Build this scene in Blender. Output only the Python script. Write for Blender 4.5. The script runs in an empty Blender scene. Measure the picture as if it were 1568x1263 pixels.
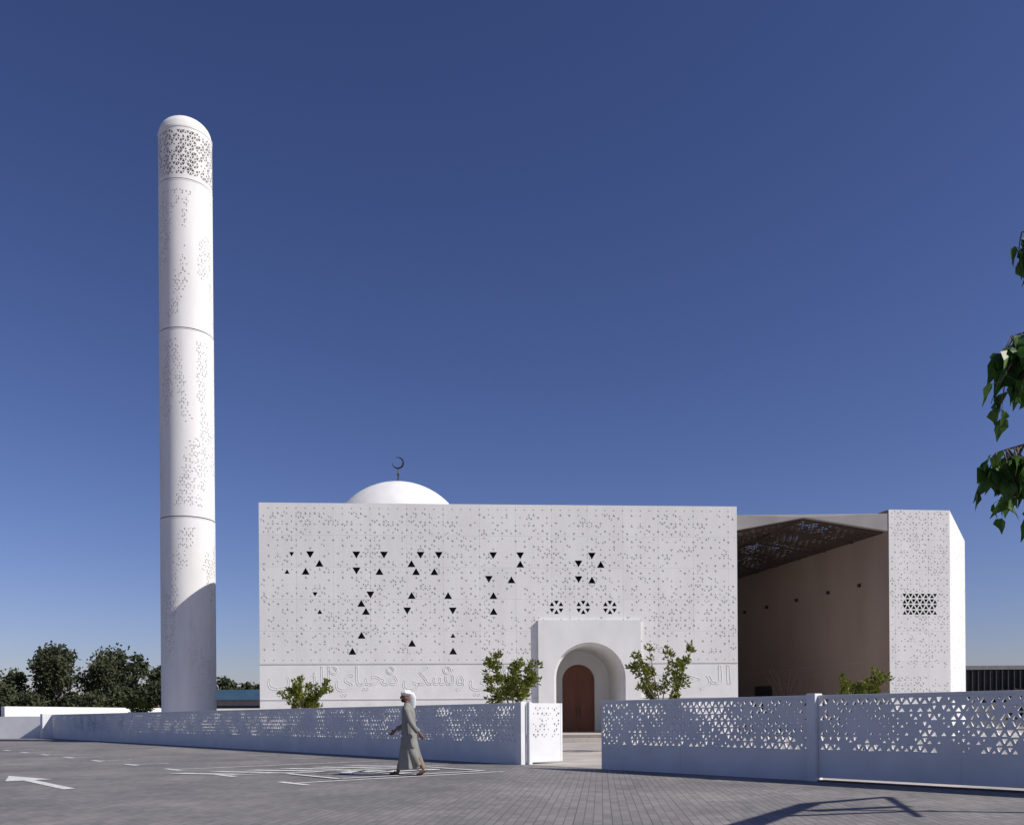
import bpy, bmesh, math, random, unicodedata
from math import sin, cos, pi, radians
from mathutils import Vector, Matrix, noise
random.seed(7)
scene = bpy.context.scene
COL = scene.collection

# ------------------------------------------------------------------ materials
def new_mat(name):
    m = bpy.data.materials.new(name); m.use_nodes = True
    nt = m.node_tree; b = nt.nodes["Principled BSDF"]
    return m, nt, b

def mat_noise(name, c1, c2, scale=3.0, rough=0.8, bump=0.0, bscale=40.0, detail=6, spec=0.3, trans=0.0, stretch=None):
    m, nt, b = new_mat(name)
    N = nt.nodes; L = nt.links
    tc = N.new('ShaderNodeTexCoord')
    n = N.new('ShaderNodeTexNoise'); n.inputs['Scale'].default_value = scale; n.inputs['Detail'].default_value = detail
    if stretch:
        mp = N.new('ShaderNodeMapping'); mp.inputs['Scale'].default_value = stretch
        L.new(tc.outputs['Object'], mp.inputs[0]); L.new(mp.outputs[0], n.inputs['Vector'])
    else: L.new(tc.outputs['Object'], n.inputs['Vector'])
    r = N.new('ShaderNodeValToRGB')
    r.color_ramp.elements[0].position = 0.3; r.color_ramp.elements[1].position = 0.7
    r.color_ramp.elements[0].color = (*c1, 1); r.color_ramp.elements[1].color = (*c2, 1)
    L.new(n.outputs['Fac'], r.inputs['Fac']); L.new(r.outputs['Color'], b.inputs['Base Color'])
    b.inputs['Roughness'].default_value = rough
    b.inputs['Specular IOR Level'].default_value = spec
    if bump > 0:
        n2 = N.new('ShaderNodeTexNoise'); n2.inputs['Scale'].default_value = bscale; n2.inputs['Detail'].default_value = 4
        L.new(tc.outputs['Object'], n2.inputs['Vector'])
        bp = N.new('ShaderNodeBump'); bp.inputs['Strength'].default_value = bump; bp.inputs['Distance'].default_value = 0.02
        L.new(n2.outputs['Fac'], bp.inputs['Height']); L.new(bp.outputs['Normal'], b.inputs['Normal'])
    if trans > 0:
        t = N.new('ShaderNodeBsdfTranslucent'); L.new(r.outputs['Color'], t.inputs['Color'])
        mx = N.new('ShaderNodeMixShader'); mx.inputs[0].default_value = trans
        L.new(b.outputs[0], mx.inputs[1]); L.new(t.outputs[0], mx.inputs[2])
        L.new(mx.outputs[0], N["Material Output"].inputs['Surface'])
    return m

def mat_panel(name, base, pw, ph, zoff=0.0):
    """off white GRC cladding with thin panel joints, faint weathering"""
    m, nt, b = new_mat(name); N = nt.nodes; L = nt.links
    tc = N.new('ShaderNodeTexCoord')
    sp = N.new('ShaderNodeSeparateXYZ'); L.new(tc.outputs['Object'], sp.inputs[0])
    cb = N.new('ShaderNodeCombineXYZ'); L.new(sp.outputs['X'], cb.inputs['X'])
    ad = N.new('ShaderNodeMath'); ad.operation = 'ADD'; ad.inputs[1].default_value = zoff
    L.new(sp.outputs['Z'], ad.inputs[0]); L.new(ad.outputs[0], cb.inputs['Y'])
    br = N.new('ShaderNodeTexBrick'); br.offset = 0.0; br.squash = 1.0
    br.inputs['Scale'].default_value = 1.0; br.inputs['Brick Width'].default_value = pw; br.inputs['Row Height'].default_value = ph
    br.inputs['Mortar Size'].default_value = 0.009; br.inputs['Mortar Smooth'].default_value = 0.2; br.inputs['Bias'].default_value = 0.0
    c = base
    br.inputs['Color1'].default_value = (c[0]*0.965, c[1]*0.965, c[2]*0.965, 1)
    br.inputs['Color2'].default_value = (c[0]*1.02, c[1]*1.02, c[2]*1.02, 1)
    br.inputs['Mortar'].default_value = (c[0]*0.76, c[1]*0.76, c[2]*0.77, 1)
    L.new(cb.outputs[0], br.inputs['Vector'])
    n = N.new('ShaderNodeTexNoise'); n.inputs['Scale'].default_value = 0.6; n.inputs['Detail'].default_value = 8
    mp = N.new('ShaderNodeMapping'); mp.inputs['Scale'].default_value = (2.2, 2.2, 0.5)
    L.new(tc.outputs['Object'], mp.inputs[0]); L.new(mp.outputs[0], n.inputs['Vector'])
    r = N.new('ShaderNodeValToRGB'); r.color_ramp.elements[0].position = 0.3; r.color_ramp.elements[1].position = 0.75
    r.color_ramp.elements[0].color = (0.90, 0.895, 0.89, 1); r.color_ramp.elements[1].color = (1, 1, 1, 1)
    L.new(n.outputs['Fac'], r.inputs['Fac'])
    mx = N.new('ShaderNodeMix'); mx.data_type = 'RGBA'; mx.blend_type = 'MULTIPLY'; mx.inputs[0].default_value = 1.0
    L.new(br.outputs['Color'], mx.inputs[6]); L.new(r.outputs['Color'], mx.inputs[7]); L.new(mx.outputs[2], b.inputs['Base Color'])
    n2 = N.new('ShaderNodeTexNoise'); n2.inputs['Scale'].default_value = 30
    L.new(tc.outputs['Object'], n2.inputs['Vector'])
    bp = N.new('ShaderNodeBump'); bp.inputs['Strength'].default_value = 0.15; bp.inputs['Distance'].default_value = 0.01
    L.new(n2.outputs['Fac'], bp.inputs['Height']); L.new(bp.outputs['Normal'], b.inputs['Normal'])
    b.inputs['Roughness'].default_value = 0.85; b.inputs['Specular IOR Level'].default_value = 0.2
    return m

M_white = mat_panel("white_grc", (0.80, 0.795, 0.775), 1.81, 1.582, -3.92)
M_minaret = mat_noise("white_minaret", (0.71, 0.70, 0.685), (0.79, 0.78, 0.765), 0.8, 0.85, 0.1, 20, spec=0.2, stretch=(2.5, 2.5, .4))
M_smooth = mat_noise("white_render", (0.72, 0.715, 0.695), (0.80, 0.795, 0.775), 0.9, 0.85, 0.12, 30, spec=0.2, stretch=(1.6, 1.6, .7))
M_fence = mat_noise("white_fence_paint", (0.64, 0.65, 0.66), (0.74, 0.75, 0.76), 1.5, 0.7, 0.1, 30, spec=0.25)
M_line = mat_noise("moulding_white", (0.6, 0.59, 0.58), (0.68, 0.67, 0.66), 1.2, 0.85)
M_callig = mat_noise("calligraphy_relief", (0.74, 0.735, 0.715), (0.80, 0.795, 0.775), 1.2, 0.85)
M_dark = mat_noise("window_dark", (0.012, 0.013, 0.016), (0.03, 0.03, 0.035), 1.0, 0.3, spec=0.5)
M_grey = mat_noise("inner_concrete", (0.2, 0.2, 0.2), (0.26, 0.26, 0.26), 2.0, 0.9)
M_core = mat_noise("gallery_core", (0.05, 0.05, 0.055), (0.08, 0.08, 0.09), 2.0, 0.9)
M_beige = mat_noise("beige_plaster", (0.27, 0.20, 0.165), (0.34, 0.26, 0.215), 0.4, 0.9, 0.1, 15, stretch=(1, 1, .4))
M_canopy = mat_noise("canopy_bronze", (0.055, 0.040, 0.033), (0.085, 0.063, 0.052), 1.0, 0.6)
M_fascia = mat_noise("fascia_grey", (0.28, 0.265, 0.255), (0.34, 0.32, 0.31), 1.0, 0.8)
M_metal = mat_noise("dark_metal", (0.02, 0.02, 0.02), (0.05, 0.045, 0.04), 3.0, 0.4)
M_bark = mat_noise("bark", (0.10, 0.075, 0.05), (0.2, 0.16, 0.12), 14.0, 0.95, 0.5, 60)
M_leafy = mat_noise("leaf_yellowgreen", (0.075, 0.105, 0.012), (0.22, 0.235, 0.035), 5.0, 0.5, trans=0.35)
M_leafd = mat_noise("leaf_peepal", (0.03, 0.085, 0.015), (0.10, 0.19, 0.03), 6.0, 0.4, trans=0.4)
M_leafbg = mat_noise("leaf_distant", (0.030, 0.042, 0.022), (0.105, 0.115, 0.055), 0.35, 0.8, trans=0.25)
M_paint = mat_noise("road_paint", (0.50, 0.50, 0.48), (0.80, 0.80, 0.78), 7.0, 0.7)
M_skin = mat_noise("skin", (0.22, 0.11, 0.07), (0.27, 0.14, 0.09), 20.0, 0.55)
M_robe = mat_noise("kandura_cloth", (0.20, 0.20, 0.18), (0.25, 0.25, 0.225), 8.0, 0.9, 0.1, 60)
M_scarf = mat_noise("headscarf_cloth", (0.70, 0.70, 0.69), (0.82, 0.82, 0.81), 30.0, 0.9)
M_beard = mat_noise("beard", (0.02, 0.015, 0.012), (0.05, 0.04, 0.035), 60.0, 0.9)
M_sandal = mat_noise("sandal_leather", (0.05, 0.025, 0.015), (0.09, 0.05, 0.03), 20.0, 0.6)
M_sand = mat_noise("sand", (0.28, 0.23, 0.17), (0.36, 0.30, 0.23), 0.05, 0.95)

# wood door
M_wood, nt, b = new_mat("door_wood"); N = nt.nodes; L = nt.links
tc = N.new('ShaderNodeTexCoord'); mp = N.new('ShaderNodeMapping'); mp.inputs['Scale'].default_value = (14, 14, 0.8)
n = N.new('ShaderNodeTexNoise'); n.inputs['Scale'].default_value = 2; n.inputs['Detail'].default_value = 8
r = N.new('ShaderNodeValToRGB'); r.color_ramp.elements[0].color = (0.13, 0.036, 0.016, 1); r.color_ramp.elements[1].color = (0.29, 0.095, 0.04, 1)
L.new(tc.outputs['Object'], mp.inputs[0]); L.new(mp.outputs[0], n.inputs['Vector']); L.new(n.outputs['Fac'], r.inputs[0]); L.new(r.outputs[0], b.inputs['Base Color'])
b.inputs['Roughness'].default_value = 0.45

def mat_paver(name, cA, cB, mortar, bw, bh, rot=0.0, weave=.7):
    m, nt, b = new_mat(name); N = nt.nodes; L = nt.links
    tc = N.new('ShaderNodeTexCoord'); mp = N.new('ShaderNodeMapping'); mp.inputs['Rotation'].default_value = (0, 0, rot)
    L.new(tc.outputs['Object'], mp.inputs[0])
    br = N.new('ShaderNodeTexBrick'); br.offset = 0.5
    br.inputs['Scale'].default_value = 1.0; br.inputs['Brick Width'].default_value = bw; br.inputs['Row Height'].default_value = bh
    br.inputs['Mortar Size'].default_value = 0.006; br.inputs['Mortar Smooth'].default_value = 0.3
    br.inputs['Color1'].default_value = (*cA, 1); br.inputs['Color2'].default_value = (*cB, 1); br.inputs['Mortar'].default_value = (*mortar, 1)
    L.new(mp.outputs[0], br.inputs['Vector'])
    def mul(a, bsock, f):
        q = N.new('ShaderNodeMix'); q.data_type = 'RGBA'; q.blend_type = 'MULTIPLY'; q.inputs[0].default_value = f
        L.new(a, q.inputs[6]); L.new(bsock, q.inputs[7]); return q.outputs[2]
    def stain(scale, det, lo, hi, p0, p1, dist=0.0):
        n = N.new('ShaderNodeTexNoise'); n.inputs['Scale'].default_value = scale; n.inputs['Detail'].default_value = det; n.inputs['Roughness'].default_value = 0.62; n.inputs['Distortion'].default_value = dist
        L.new(tc.outputs['Object'], n.inputs['Vector'])
        r = N.new('ShaderNodeValToRGB'); r.color_ramp.elements[0].position = p0; r.color_ramp.elements[1].position = p1
        r.color_ramp.elements[0].color = (*lo, 1); r.color_ramp.elements[1].color = (*hi, 1)
        L.new(n.outputs['Fac'], r.inputs[0]); return r.outputs[0]
    out = mul(br.outputs['Color'], stain(.35, 9, (.72, .72, .73), (1.1, 1.08, 1.06), .3, .7), 1)
    out = mul(out, stain(1.7, 6, (.62, .61, .61), (1, 1, 1), .28, .42, 1.5), .6)      # oil / tyre stains
    out = mul(out, stain(.09, 4, (.82, .82, .84), (1.08, 1.07, 1.05), .35, .65), 1)
    w = N.new('ShaderNodeTexBrick'); w.offset = 0.5
    w.inputs['Scale'].default_value = 1.0; w.inputs['Brick Width'].default_value = bw*3; w.inputs['Row Height'].default_value = bh*4
    w.inputs['Mortar Size'].default_value = 0.012; w.inputs['Mortar Smooth'].default_value = 0.5
    w.inputs['Color1'].default_value = (0.87, 0.87, 0.88, 1); w.inputs['Color2'].default_value = (1.07, 1.06, 1.05, 1); w.inputs['Mortar'].default_value = (0.8, 0.8, 0.81, 1)
    L.new(mp.outputs[0], w.inputs['Vector'])
    out = mul(out, w.outputs['Color'], weave)
    L.new(out, b.inputs['Base Color'])
    bp = N.new('ShaderNodeBump'); bp.inputs['Strength'].default_value = 0.5; bp.inputs['Distance'].default_value = 0.01; bp.invert = True
    L.new(br.outputs['Fac'], bp.inputs['Height']); L.new(bp.outputs['Normal'], b.inputs['Normal'])
    b.inputs['Roughness'].default_value = 0.8; b.inputs['Specular IOR Level'].default_value = 0.3
    return m
M_pave = mat_paver("parking_pavers", (0.215, 0.21, 0.21), (0.28, 0.27, 0.265), (0.14, 0.14, 0.14), 0.22, 0.11, radians(45))
M_plaza = mat_paver("plaza_stone", (0.46, 0.43, 0.39), (0.52, 0.49, 0.45), (0.28, 0.26, 0.24), 0.6, 0.6)

# ------------------------------------------------------------------ mesh helpers
def empty(name, loc=(0, 0, 0), rz=0.0):
    e = bpy.data.objects.new(name, None); COL.objects.link(e); e.location = loc; e.rotation_euler = (0, 0, rz); e.empty_display_size = 0.3
    return e

def mk(name, V, F, mats, idx=None, parent=None, smooth=False, loc=(0, 0, 0), rz=0.0, merge=False, sharp=None):
    me = bpy.data.meshes.new(name); me.from_pydata([tuple(v) for v in V], [], F)
    if not isinstance(mats, (list, tuple)): mats = [mats]
    for m in mats: me.materials.append(m)
    if idx: me.polygons.foreach_set('material_index', idx)
    if merge:
        bm = bmesh.new(); bm.from_mesh(me); bmesh.ops.remove_doubles(bm, verts=bm.verts, dist=1e-4)
        bmesh.ops.recalc_face_normals(bm, faces=bm.faces); bm.to_mesh(me); bm.free()
    if smooth:
        me.polygons.foreach_set('use_smooth', [True]*len(me.polygons))
        if sharp: me.set_sharp_from_angle(angle=sharp)
    me.update()
    o = bpy.data.objects.new(name, me); COL.objects.link(o); o.location = loc; o.rotation_euler = (0, 0, rz)
    if parent: o.parent = parent
    return o

def box(name, x0, x1, y0, y1, z0, z1, mat, parent=None, bevel=0.0):
    V = [(x0, y0, z0), (x1, y0, z0), (x1, y1, z0), (x0, y1, z0), (x0, y0, z1), (x1, y0, z1), (x1, y1, z1), (x0, y1, z1)]
    F = [(0, 3, 2, 1), (4, 5, 6, 7), (0, 1, 5, 4), (1, 2, 6, 5), (2, 3, 7, 6), (3, 0, 4, 7)]
    o = mk(name, V, F, mat, parent=parent)
    if bevel:
        md = o.modifiers.new("bevel", 'BEVEL'); md.width = bevel; md.segments = 2
    return o

def prism(name, poly, z0, z1, mat, parent=None):
    n = len(poly); V = [(p[0], p[1], z0) for p in poly] + [(p[0], p[1], z1) for p in poly]
    F = [tuple(range(n))[::-1], tuple(range(n, 2*n))] + [(i, (i+1) % n, n+(i+1) % n, n+i) for i in range(n)]
    return mk(name, V, F, mat, parent=parent)

class Lat:
    """triangular lattice skin with recessed / through triangles. mp(x,z,d) -> 3D point, d = depth into wall"""
    def __init__(s, mp): s.V = []; s.F = []; s.I = []; s.mp = mp
    def f(s, pts, mi=0):
        b = len(s.V); s.V += [s.mp(*p) for p in pts]; s.F.append(tuple(range(b, b+len(pts)))); s.I.append(mi)
    def tri(s, P, rec, thick=None):
        if rec is None:
            s.f([(p[0], p[1], 0) for p in P])
            if thick: s.f([(p[0], p[1], thick) for p in P[::-1]])
            return
        sc, dep, bm_ = rec
        cx = sum(p[0] for p in P)/3; cz = sum(p[1] for p in P)/3
        Q = [(cx+(p[0]-cx)*sc, cz+(p[1]-cz)*sc) for p in P]
        dd = thick if dep is None else dep
        for k in range(3):
            a, b_ = P[k], P[(k+1) % 3]; c, d = Q[(k+1) % 3], Q[k]
            s.f([(*a, 0), (*b_, 0), (*c, 0), (*d, 0)])
            s.f([(*d, 0), (*c, 0), (*c, dd), (*d, dd)], bm_ if (dep or 0) > 0.3 else 0)
            if thick: s.f([(*a, thick), (*d, thick), (*c, thick), (*b_, thick)])
        if dep is not None: s.f([(*q, dep) for q in Q], bm_)
    def grid(s, x0, z0, ncol, nrow, a, rh, fn, thick=None, wrap=False):
        X1 = x0+ncol*a
        cl = (lambda x: x) if wrap else (lambda x: min(max(x, x0), X1))
        for j in range(nrow):
            zb, zt = z0+j*rh, z0+(j+1)*rh
            sh = 0.0 if j % 2 == 0 else 0.5
            rng = range(ncol) if wrap else range(-1, ncol+1)
            for i in rng:
                for up in (True, False):
                    if up: xs = (i+sh, i+1+sh, i+.5+sh); zs = (zb, zb, zt)
                    else: xs = (i+.5+sh, i-.5+sh, i+sh); zs = (zt, zt, zb)
                    raw = [x0+q*a for q in xs]
                    if not wrap and (max(raw) <= x0+1e-6 or min(raw) >= X1-1e-6): continue
                    P = [(cl(q), z) for q, z in zip(raw, zs)]
                    clipped = any(abs(cl(q)-q) > 1e-6 for q in raw)
                    c = ((raw[0]+raw[1]+raw[2])/3, sum(zs)/3)
                    act = fn(i, j, up, c, P)
                    if act == 'skip': continue
                    if clipped: act = None
                    if isinstance(act, tuple) and act and act[0] == 'sub':
                        m = [((P[k][0]+P[(k+1) % 3][0])/2, (P[k][1]+P[(k+1) % 3][1])/2) for k in range(3)]
                        subs = [[P[0], m[0], m[2]], [m[0], P[1], m[1]], [m[2], m[1], P[2]], [m[0], m[1], m[2]]]
                        for T, rr in zip(subs, act[1]): s.tri(T, rr, thick)
                    else: s.tri(P, act, thick)
    def out(s, name, mats, **k): return mk(name, s.V, s.F, mats, idx=s.I, **k)

def lathe(name, prof, n, mat, parent=None, loc=(0, 0, 0)):
    V = []; F = []
    for r_, z in prof:
        for i in range(n): V.append((r_*cos(2*pi*i/n), r_*sin(2*pi*i/n), z))
    for j in range(len(prof)-1):
        for i in range(n):
            F.append((j*n+i, j*n+(i+1) % n, (j+1)*n+(i+1) % n, (j+1)*n+i))
    return mk(name, V, F, mat, parent=parent, smooth=True, loc=loc, merge=True, sharp=radians(40))

def tube_geo(pts, rad, n=8, V=None, F=None, cap=True):
    if V is None: V, F = [], []
    pts = [Vector(p) for p in pts]; base = len(V)
    prev = None
    for k, p in enumerate(pts):
        t = (pts[min(k+1, len(pts)-1)]-pts[max(k-1, 0)]).normalized()
        if prev is None:
            a = t.cross(Vector((0, 1, 0)))
            if a.length < .1: a = t.cross(Vector((1, 0, 0)))
        else: a = prev - t*prev.dot(t)
        a.normalize(); prev = a; b_ = t.cross(a)
        rr = rad[k]; ra, rb = rr if isinstance(rr, tuple) else (rr, rr)
        for i in range(n):
            th = 2*pi*i/n; V.append(p+a*ra*cos(th)+b_*rb*sin(th))
    for k in range(len(pts)-1):
        for i in range(n):
            F.append((base+k*n+i, base+k*n+(i+1) % n, base+(k+1)*n+(i+1) % n, base+(k+1)*n+i))
    if cap:
        F.append(tuple(base+i for i in range(n))[::-1]); F.append(tuple(base+(len(pts)-1)*n+i for i in range(n)))
    return V, F

def leaf_geo(V, F, p, d, nrm, ln, wd, tip=0.0, fold=0.25):
    d = d.normalized(); s_ = d.cross(nrm)
    if s_.length < 1e-3: s_ = d.cross(Vector((1, 0.2, 0)))
    s_.normalize(); nn = s_.cross(d)
    b = len(V)
    if tip:
        V += [p, p+d*ln*.10+s_*wd*.42+nn*wd*fold*.5, p+d*ln*.36+s_*wd*.5+nn*wd*fold, p+d*ln*.66+s_*wd*.2+nn*wd*.05, p+d*ln*1.0,
              p+d*ln*.66-s_*wd*.2+nn*wd*.05, p+d*ln*.36-s_*wd*.5+nn*wd*fold, p+d*ln*.10-s_*wd*.42+nn*wd*fold*.5, p+d*ln*.36, p+d*ln*.66]
        F += [(b, b+1, b+2, b+8), (b+8, b+2, b+3, b+9), (b+9, b+3, b+4), (b, b+8, b+6, b+7), (b+8, b+9, b+5, b+6), (b+9, b+4, b+5)]
    else:
        V += [p, p+d*ln*.45+s_*wd*.5+nn*wd*fold, p+d*ln, p+d*ln*.45-s_*wd*.5+nn*wd*fold]
        F += [(b, b+1, b+2), (b, b+2, b+3)]

def rv():
    while True:
        v = Vector((random.uniform(-1, 1), random.uniform(-1, 1), random.uniform(-1, 1)))
        if .05 < v.length < 1: return v.normalized()

def nz(x, y, z=0.0): return noise.noise(Vector((x, y, z)))

# ------------------------------------------------------------------ ground
g = 3000
mk("ground", [(-g, -g, 0), (g, -g, 0), (g, g, 0), (-g, g, 0)], [(0, 1, 2, 3)], M_sand)
FO = (0.15, 23.0, 0.0); FA = math.atan2(.772, -.635)      # fence frame: +x along fence to far left, +y to the street
def fence_sheet(name, x0, x1, y0, y1, z, mat):
    return mk(name, [(x0, y0, 0), (x1, y0, 0), (x1, y1, 0), (x0, y1, 0)], [(0, 1, 2, 3)], mat, loc=(FO[0], FO[1], z), rz=FA)
fence_sheet("parking_lot_pavement", -60, 90, -0.05, 70, 0.004, M_pave)
fence_sheet("plaza_pavement", -40, 60, -50, -0.05, 0.008, M_plaza)

# painted bay markings
def paint(name, polys, z=0.012):
    V = []; F = []
    for P in polys:
        b = len(V); V += [(p[0], p[1], 0) for p in P]; F.append(tuple(range(b, b+len(P))))
    return mk(name, V, F, M_paint, loc=(FO[0], FO[1], z), rz=FA)
def rect(x0, x1, y0, y1): return [(x0, y0), (x1, y0), (x1, y1), (x0, y1)]
def seg(ax, ay, bx, by, w):
    dx, dy = bx-ax, by-ay; l = math.hypot(dx, dy); nx, ny = -dy/l*w/2, dx/l*w/2
    return [(ax+nx, ay+ny), (bx+nx, by+ny), (bx-nx, by-ny), (ax-nx, ay-ny)]
P = []
for k in range(14):
    t = 1.0+3.15*k
    P.append(rect(t-.5, t+.5, 7.1, 7.26))
    P.append(rect(t-.06, t+.06, 6.2, 7.09))
    P.append(rect(t-.05, t+.05, 1.6, 2.6))
    if k < 2: P.append(rect(t-.07, t+.07, 2.61, 6.19))
P.append(rect(-2.2, -2.06, 2.2, 7.09)); P.append(rect(-2.7, -1.6, 7.1, 7.26))
paint("parking_bay_markings", P)
H = []
for k in range(6):
    y = 2.4+k*.85
    H.append([(1.15, y), (2.5, y+.85), (2.5, y+1.2), (1.15, y+.35)])
paint("parking_hatching", H, .016)
W = []
cx, cy = -.5, 4.4
for k in range(20):
    a0 = radians(-60+k*14); a1 = radians(-60+(k+1)*14)
    W.append([(cx+.8*cos(a0), cy+.8*sin(a0)), (cx+.8*cos(a1), cy+.8*sin(a1)), (cx+.54*cos(a1), cy+.54*sin(a1)), (cx+.54*cos(a0), cy+.54*sin(a0))])
W += [seg(-.45, 4.4, -.45, 3.4, .26), seg(-.31, 4.4, .4, 4.4, .24), seg(.4, 4.53, .75, 5.25, .24), seg(-.31, 3.85, .2, 3.85, .2)]
W.append([(-.45+.25*cos(k*pi/5), 3.0+.25*sin(k*pi/5)) for k in range(10)])
W += [seg(-1.7, 2.4, 1-.4, 2.4, .14), seg(-1.7, 6.0, 1-.4, 6.0, .14), seg(-1.7, 2.48, -1.7, 5.92, .14), seg(.6, 2.48, .6, 5.92, .14)]
paint("accessible_bay_symbol", W, .020)
A = []
def toF(x, y):
    dx, dy = x-FO[0], y-FO[1]; return (-.635*dx+.772*dy, -.772*dx-.635*dy)
t1, q1 = toF(-10.8, 19.6); t0, q0 = toF(-7.6, 15.8)
A.append([(t1, q1), (t1-1.9, q1+.42), (t1-1.9, q1-.42)])
A.append([(t1-1.9, q1-.10), (t1-1.9, q1+.10), (t0, q1+.10), (t0, q1-.10)])
paint("lane_arrow_marking", A)

# ------------------------------------------------------------------ mosque
mosque = empty("mosque", (-12.40, 45.0, 0), math.atan2(1.6, 23.9))
FW = 53*0.4525; a_ = 0.4525; rh = 7.91/20; ZB = 3.92; ZT = 11.83
wins = [(1.53, 9.2, 0, 1), (1.53, 8.45, 1, 1), (2.55, 9.33, 0, 0), (2.81, 8.88, 1, 0), (2.30, 8.29, 1, 0), (4.73, 9.36, 0, 0), (4.86, 8.6, 0, 0),
        (6.11, 9.1, 0, 0), (5.885, 8.6, 1, 0), (7.24, 8.88, 1, 0), (7.755, 9.33, 0, 0), (7.5, 8.29, 1, 0), (8.86, 9.33, 0, 0), (8.6, 8.6, 1, 0),
        (5.6, 7.45, 0, 0), (5.0, 6.86, 1, 0), (5.3, 6.4, 1, 0), (4.87, 5.43, 1, 0), (4.6, 4.62, 1, 0), (7.34, 7.35, 1, 0), (7.05, 6.5, 0, 0), (7.28, 4.7, 1, 0),
        (9.36, 7.38, 1, 0), (9.62, 6.6, 0, 0), (9.4, 5.4, 1, 1), (9.53, 4.5, 1, 0), (2.8, 7.2, 0, 1), (2.95, 6.4, 1, 1), (11.6, 9.23, 0, 0), (11.33, 8.35, 0, 0),
        (12.68, 9.33, 0, 0), (12.97, 8.81, 1, 0), (12.45, 8.22, 1, 0), (11.62, 7.38, 1, 0), (11.4, 6.6, 1, 0), (15.68, 9.07, 0, 0), (16.74, 9.3, 0, 0),
        (17.04, 8.75, 1, 0), (15.95, 8.29, 0, 0), (16.5, 8.22, 1, 0)]
cents = {}
def coll(i, j, up, c, P): cents[(i, j, up)] = c; return 'skip'
Lat(lambda *p: p).grid(0, ZB, 53, 20, a_, rh, coll)
wset = {}
for (s, z, up, sm) in wins:
    best = min((k for k in cents if k[2] == bool(up)), key=lambda k: (cents[k][0]-s)**2+(cents[k][1]-z)**2)
    wset[best] = sm
stars = []
for s in (14.9, 16.25, 17.6):
    j = 7; sh = 0 if j % 2 == 0 else .5
    i = round(s/a_-sh); stars.append(((i+sh)*a_, ZB+j*rh))
def relief(c, key, seed=0.0):
    """cast panels: each 4x4 lattice panel uses one of seven moulds, with clear borders between motifs"""
    s, z = c
    i, j, up = key
    pc_, pr = i//4, j//4
    mould = (pc_*3+pr*5+(pc_*pr) % 4+int(seed)) % 7
    R = random.Random(hash((i % 4, j % 4, up, mould)))
    v = nz(s*.45+seed, z*.6)+.3*nz(s*1.5, z*1.5+9)
    d = .036
    rs = R.random()
    if rs < .26+.30*v: return None
    if rs < .52:
        sc = R.choice((.36, .44, .52))
        m = [(sc if R.random() < .5 else 0) for _ in range(3)]+[R.choice((.42, .6))]
        return ('sub', [((q, d, 0) if q else None) for q in m])
    if rs < .86: return ('sub', [None, None, None, (R.choice((.45, .66)), d, 0)])
    return (R.choice((.24, .34)), d, 0)
def fac(i, j, up, c, P):
    s, z = c
    if 14.3 < s < 18.5 and z < 5.7: return 'skip'
    k = (i, j, up)
    if k in wset: return (.56 if wset[k] else .88, .5, 1)
    for st in stars:
        dist = math.hypot(s-st[0], z-st[1])
        if dist < .33: return (.55, .5, 1)
    if j == 19 or j == 0:
        return ('sub', [None, None, None, (.4, .035, 0)]) if up else None
    return relief(c, k)
Lt = Lat(lambda x, z, d: (x, d, z)); Lt.grid(0, ZB, 53, 20, a_, rh, fac)
Lt.out("patterned_facade", [M_white, M_dark], parent=mosque)
px0, px1, pc = 13.76, 18.97, 16.36; PJ = .16
mk("facade_edges", [(0, 0, ZB), (0, .3, ZB), (0, .3, ZT), (0, 0, ZT), (FW, 0, ZB), (FW, .3, ZB), (FW, .3, ZT), (FW, 0, ZT)],
   [(0, 1, 2, 3), (4, 5, 6, 7), (3, 2, 6, 7)], M_smooth, parent=mosque)
box("parapet_front", 0.0, FW, .302, .6, 10.2, ZT-.004, M_smooth, mosque)
box("wall_side_left", 0, .3, .604, 20, 0, ZT-.004, M_smooth, mosque)
box("wall_side_right", FW-.3, FW, .604, 20, 0, ZT-.004, M_smooth, mosque)
box("wall_rear", .3, FW-.3, 19.7, 20, 0, ZT-.004, M_smooth, mosque)
box("roof_slab", .302, FW-.302, .604, 19.6, 11.0, 11.3, M_smooth, mosque)
box("facade_left_pier", 0, .28, .302, .6, 0, 10.19, M_smooth, mosque)
box("facade_right_pier", FW-.28, FW, .302, .6, 0, 10.19, M_smooth, mosque)
box("base_wall_left", 0, px0+.1, 0, .298, 0, ZB-.003, M_smooth, mosque)
box("base_wall_right", px1-.1, FW, 0, .298, 0, ZB-.003, M_smooth, mosque)
for nm, x0, x1 in (("left", 0, px0), ("right", px1, FW)):
    box("moulding_upper_"+nm, x0, x1, -.025, -.002, ZB-.06, ZB-.02, M_line, mosque)
    box("moulding_lower_"+nm, x0, x1, -.025, -.002, 2.10, 2.14, M_line, mosque)

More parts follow.
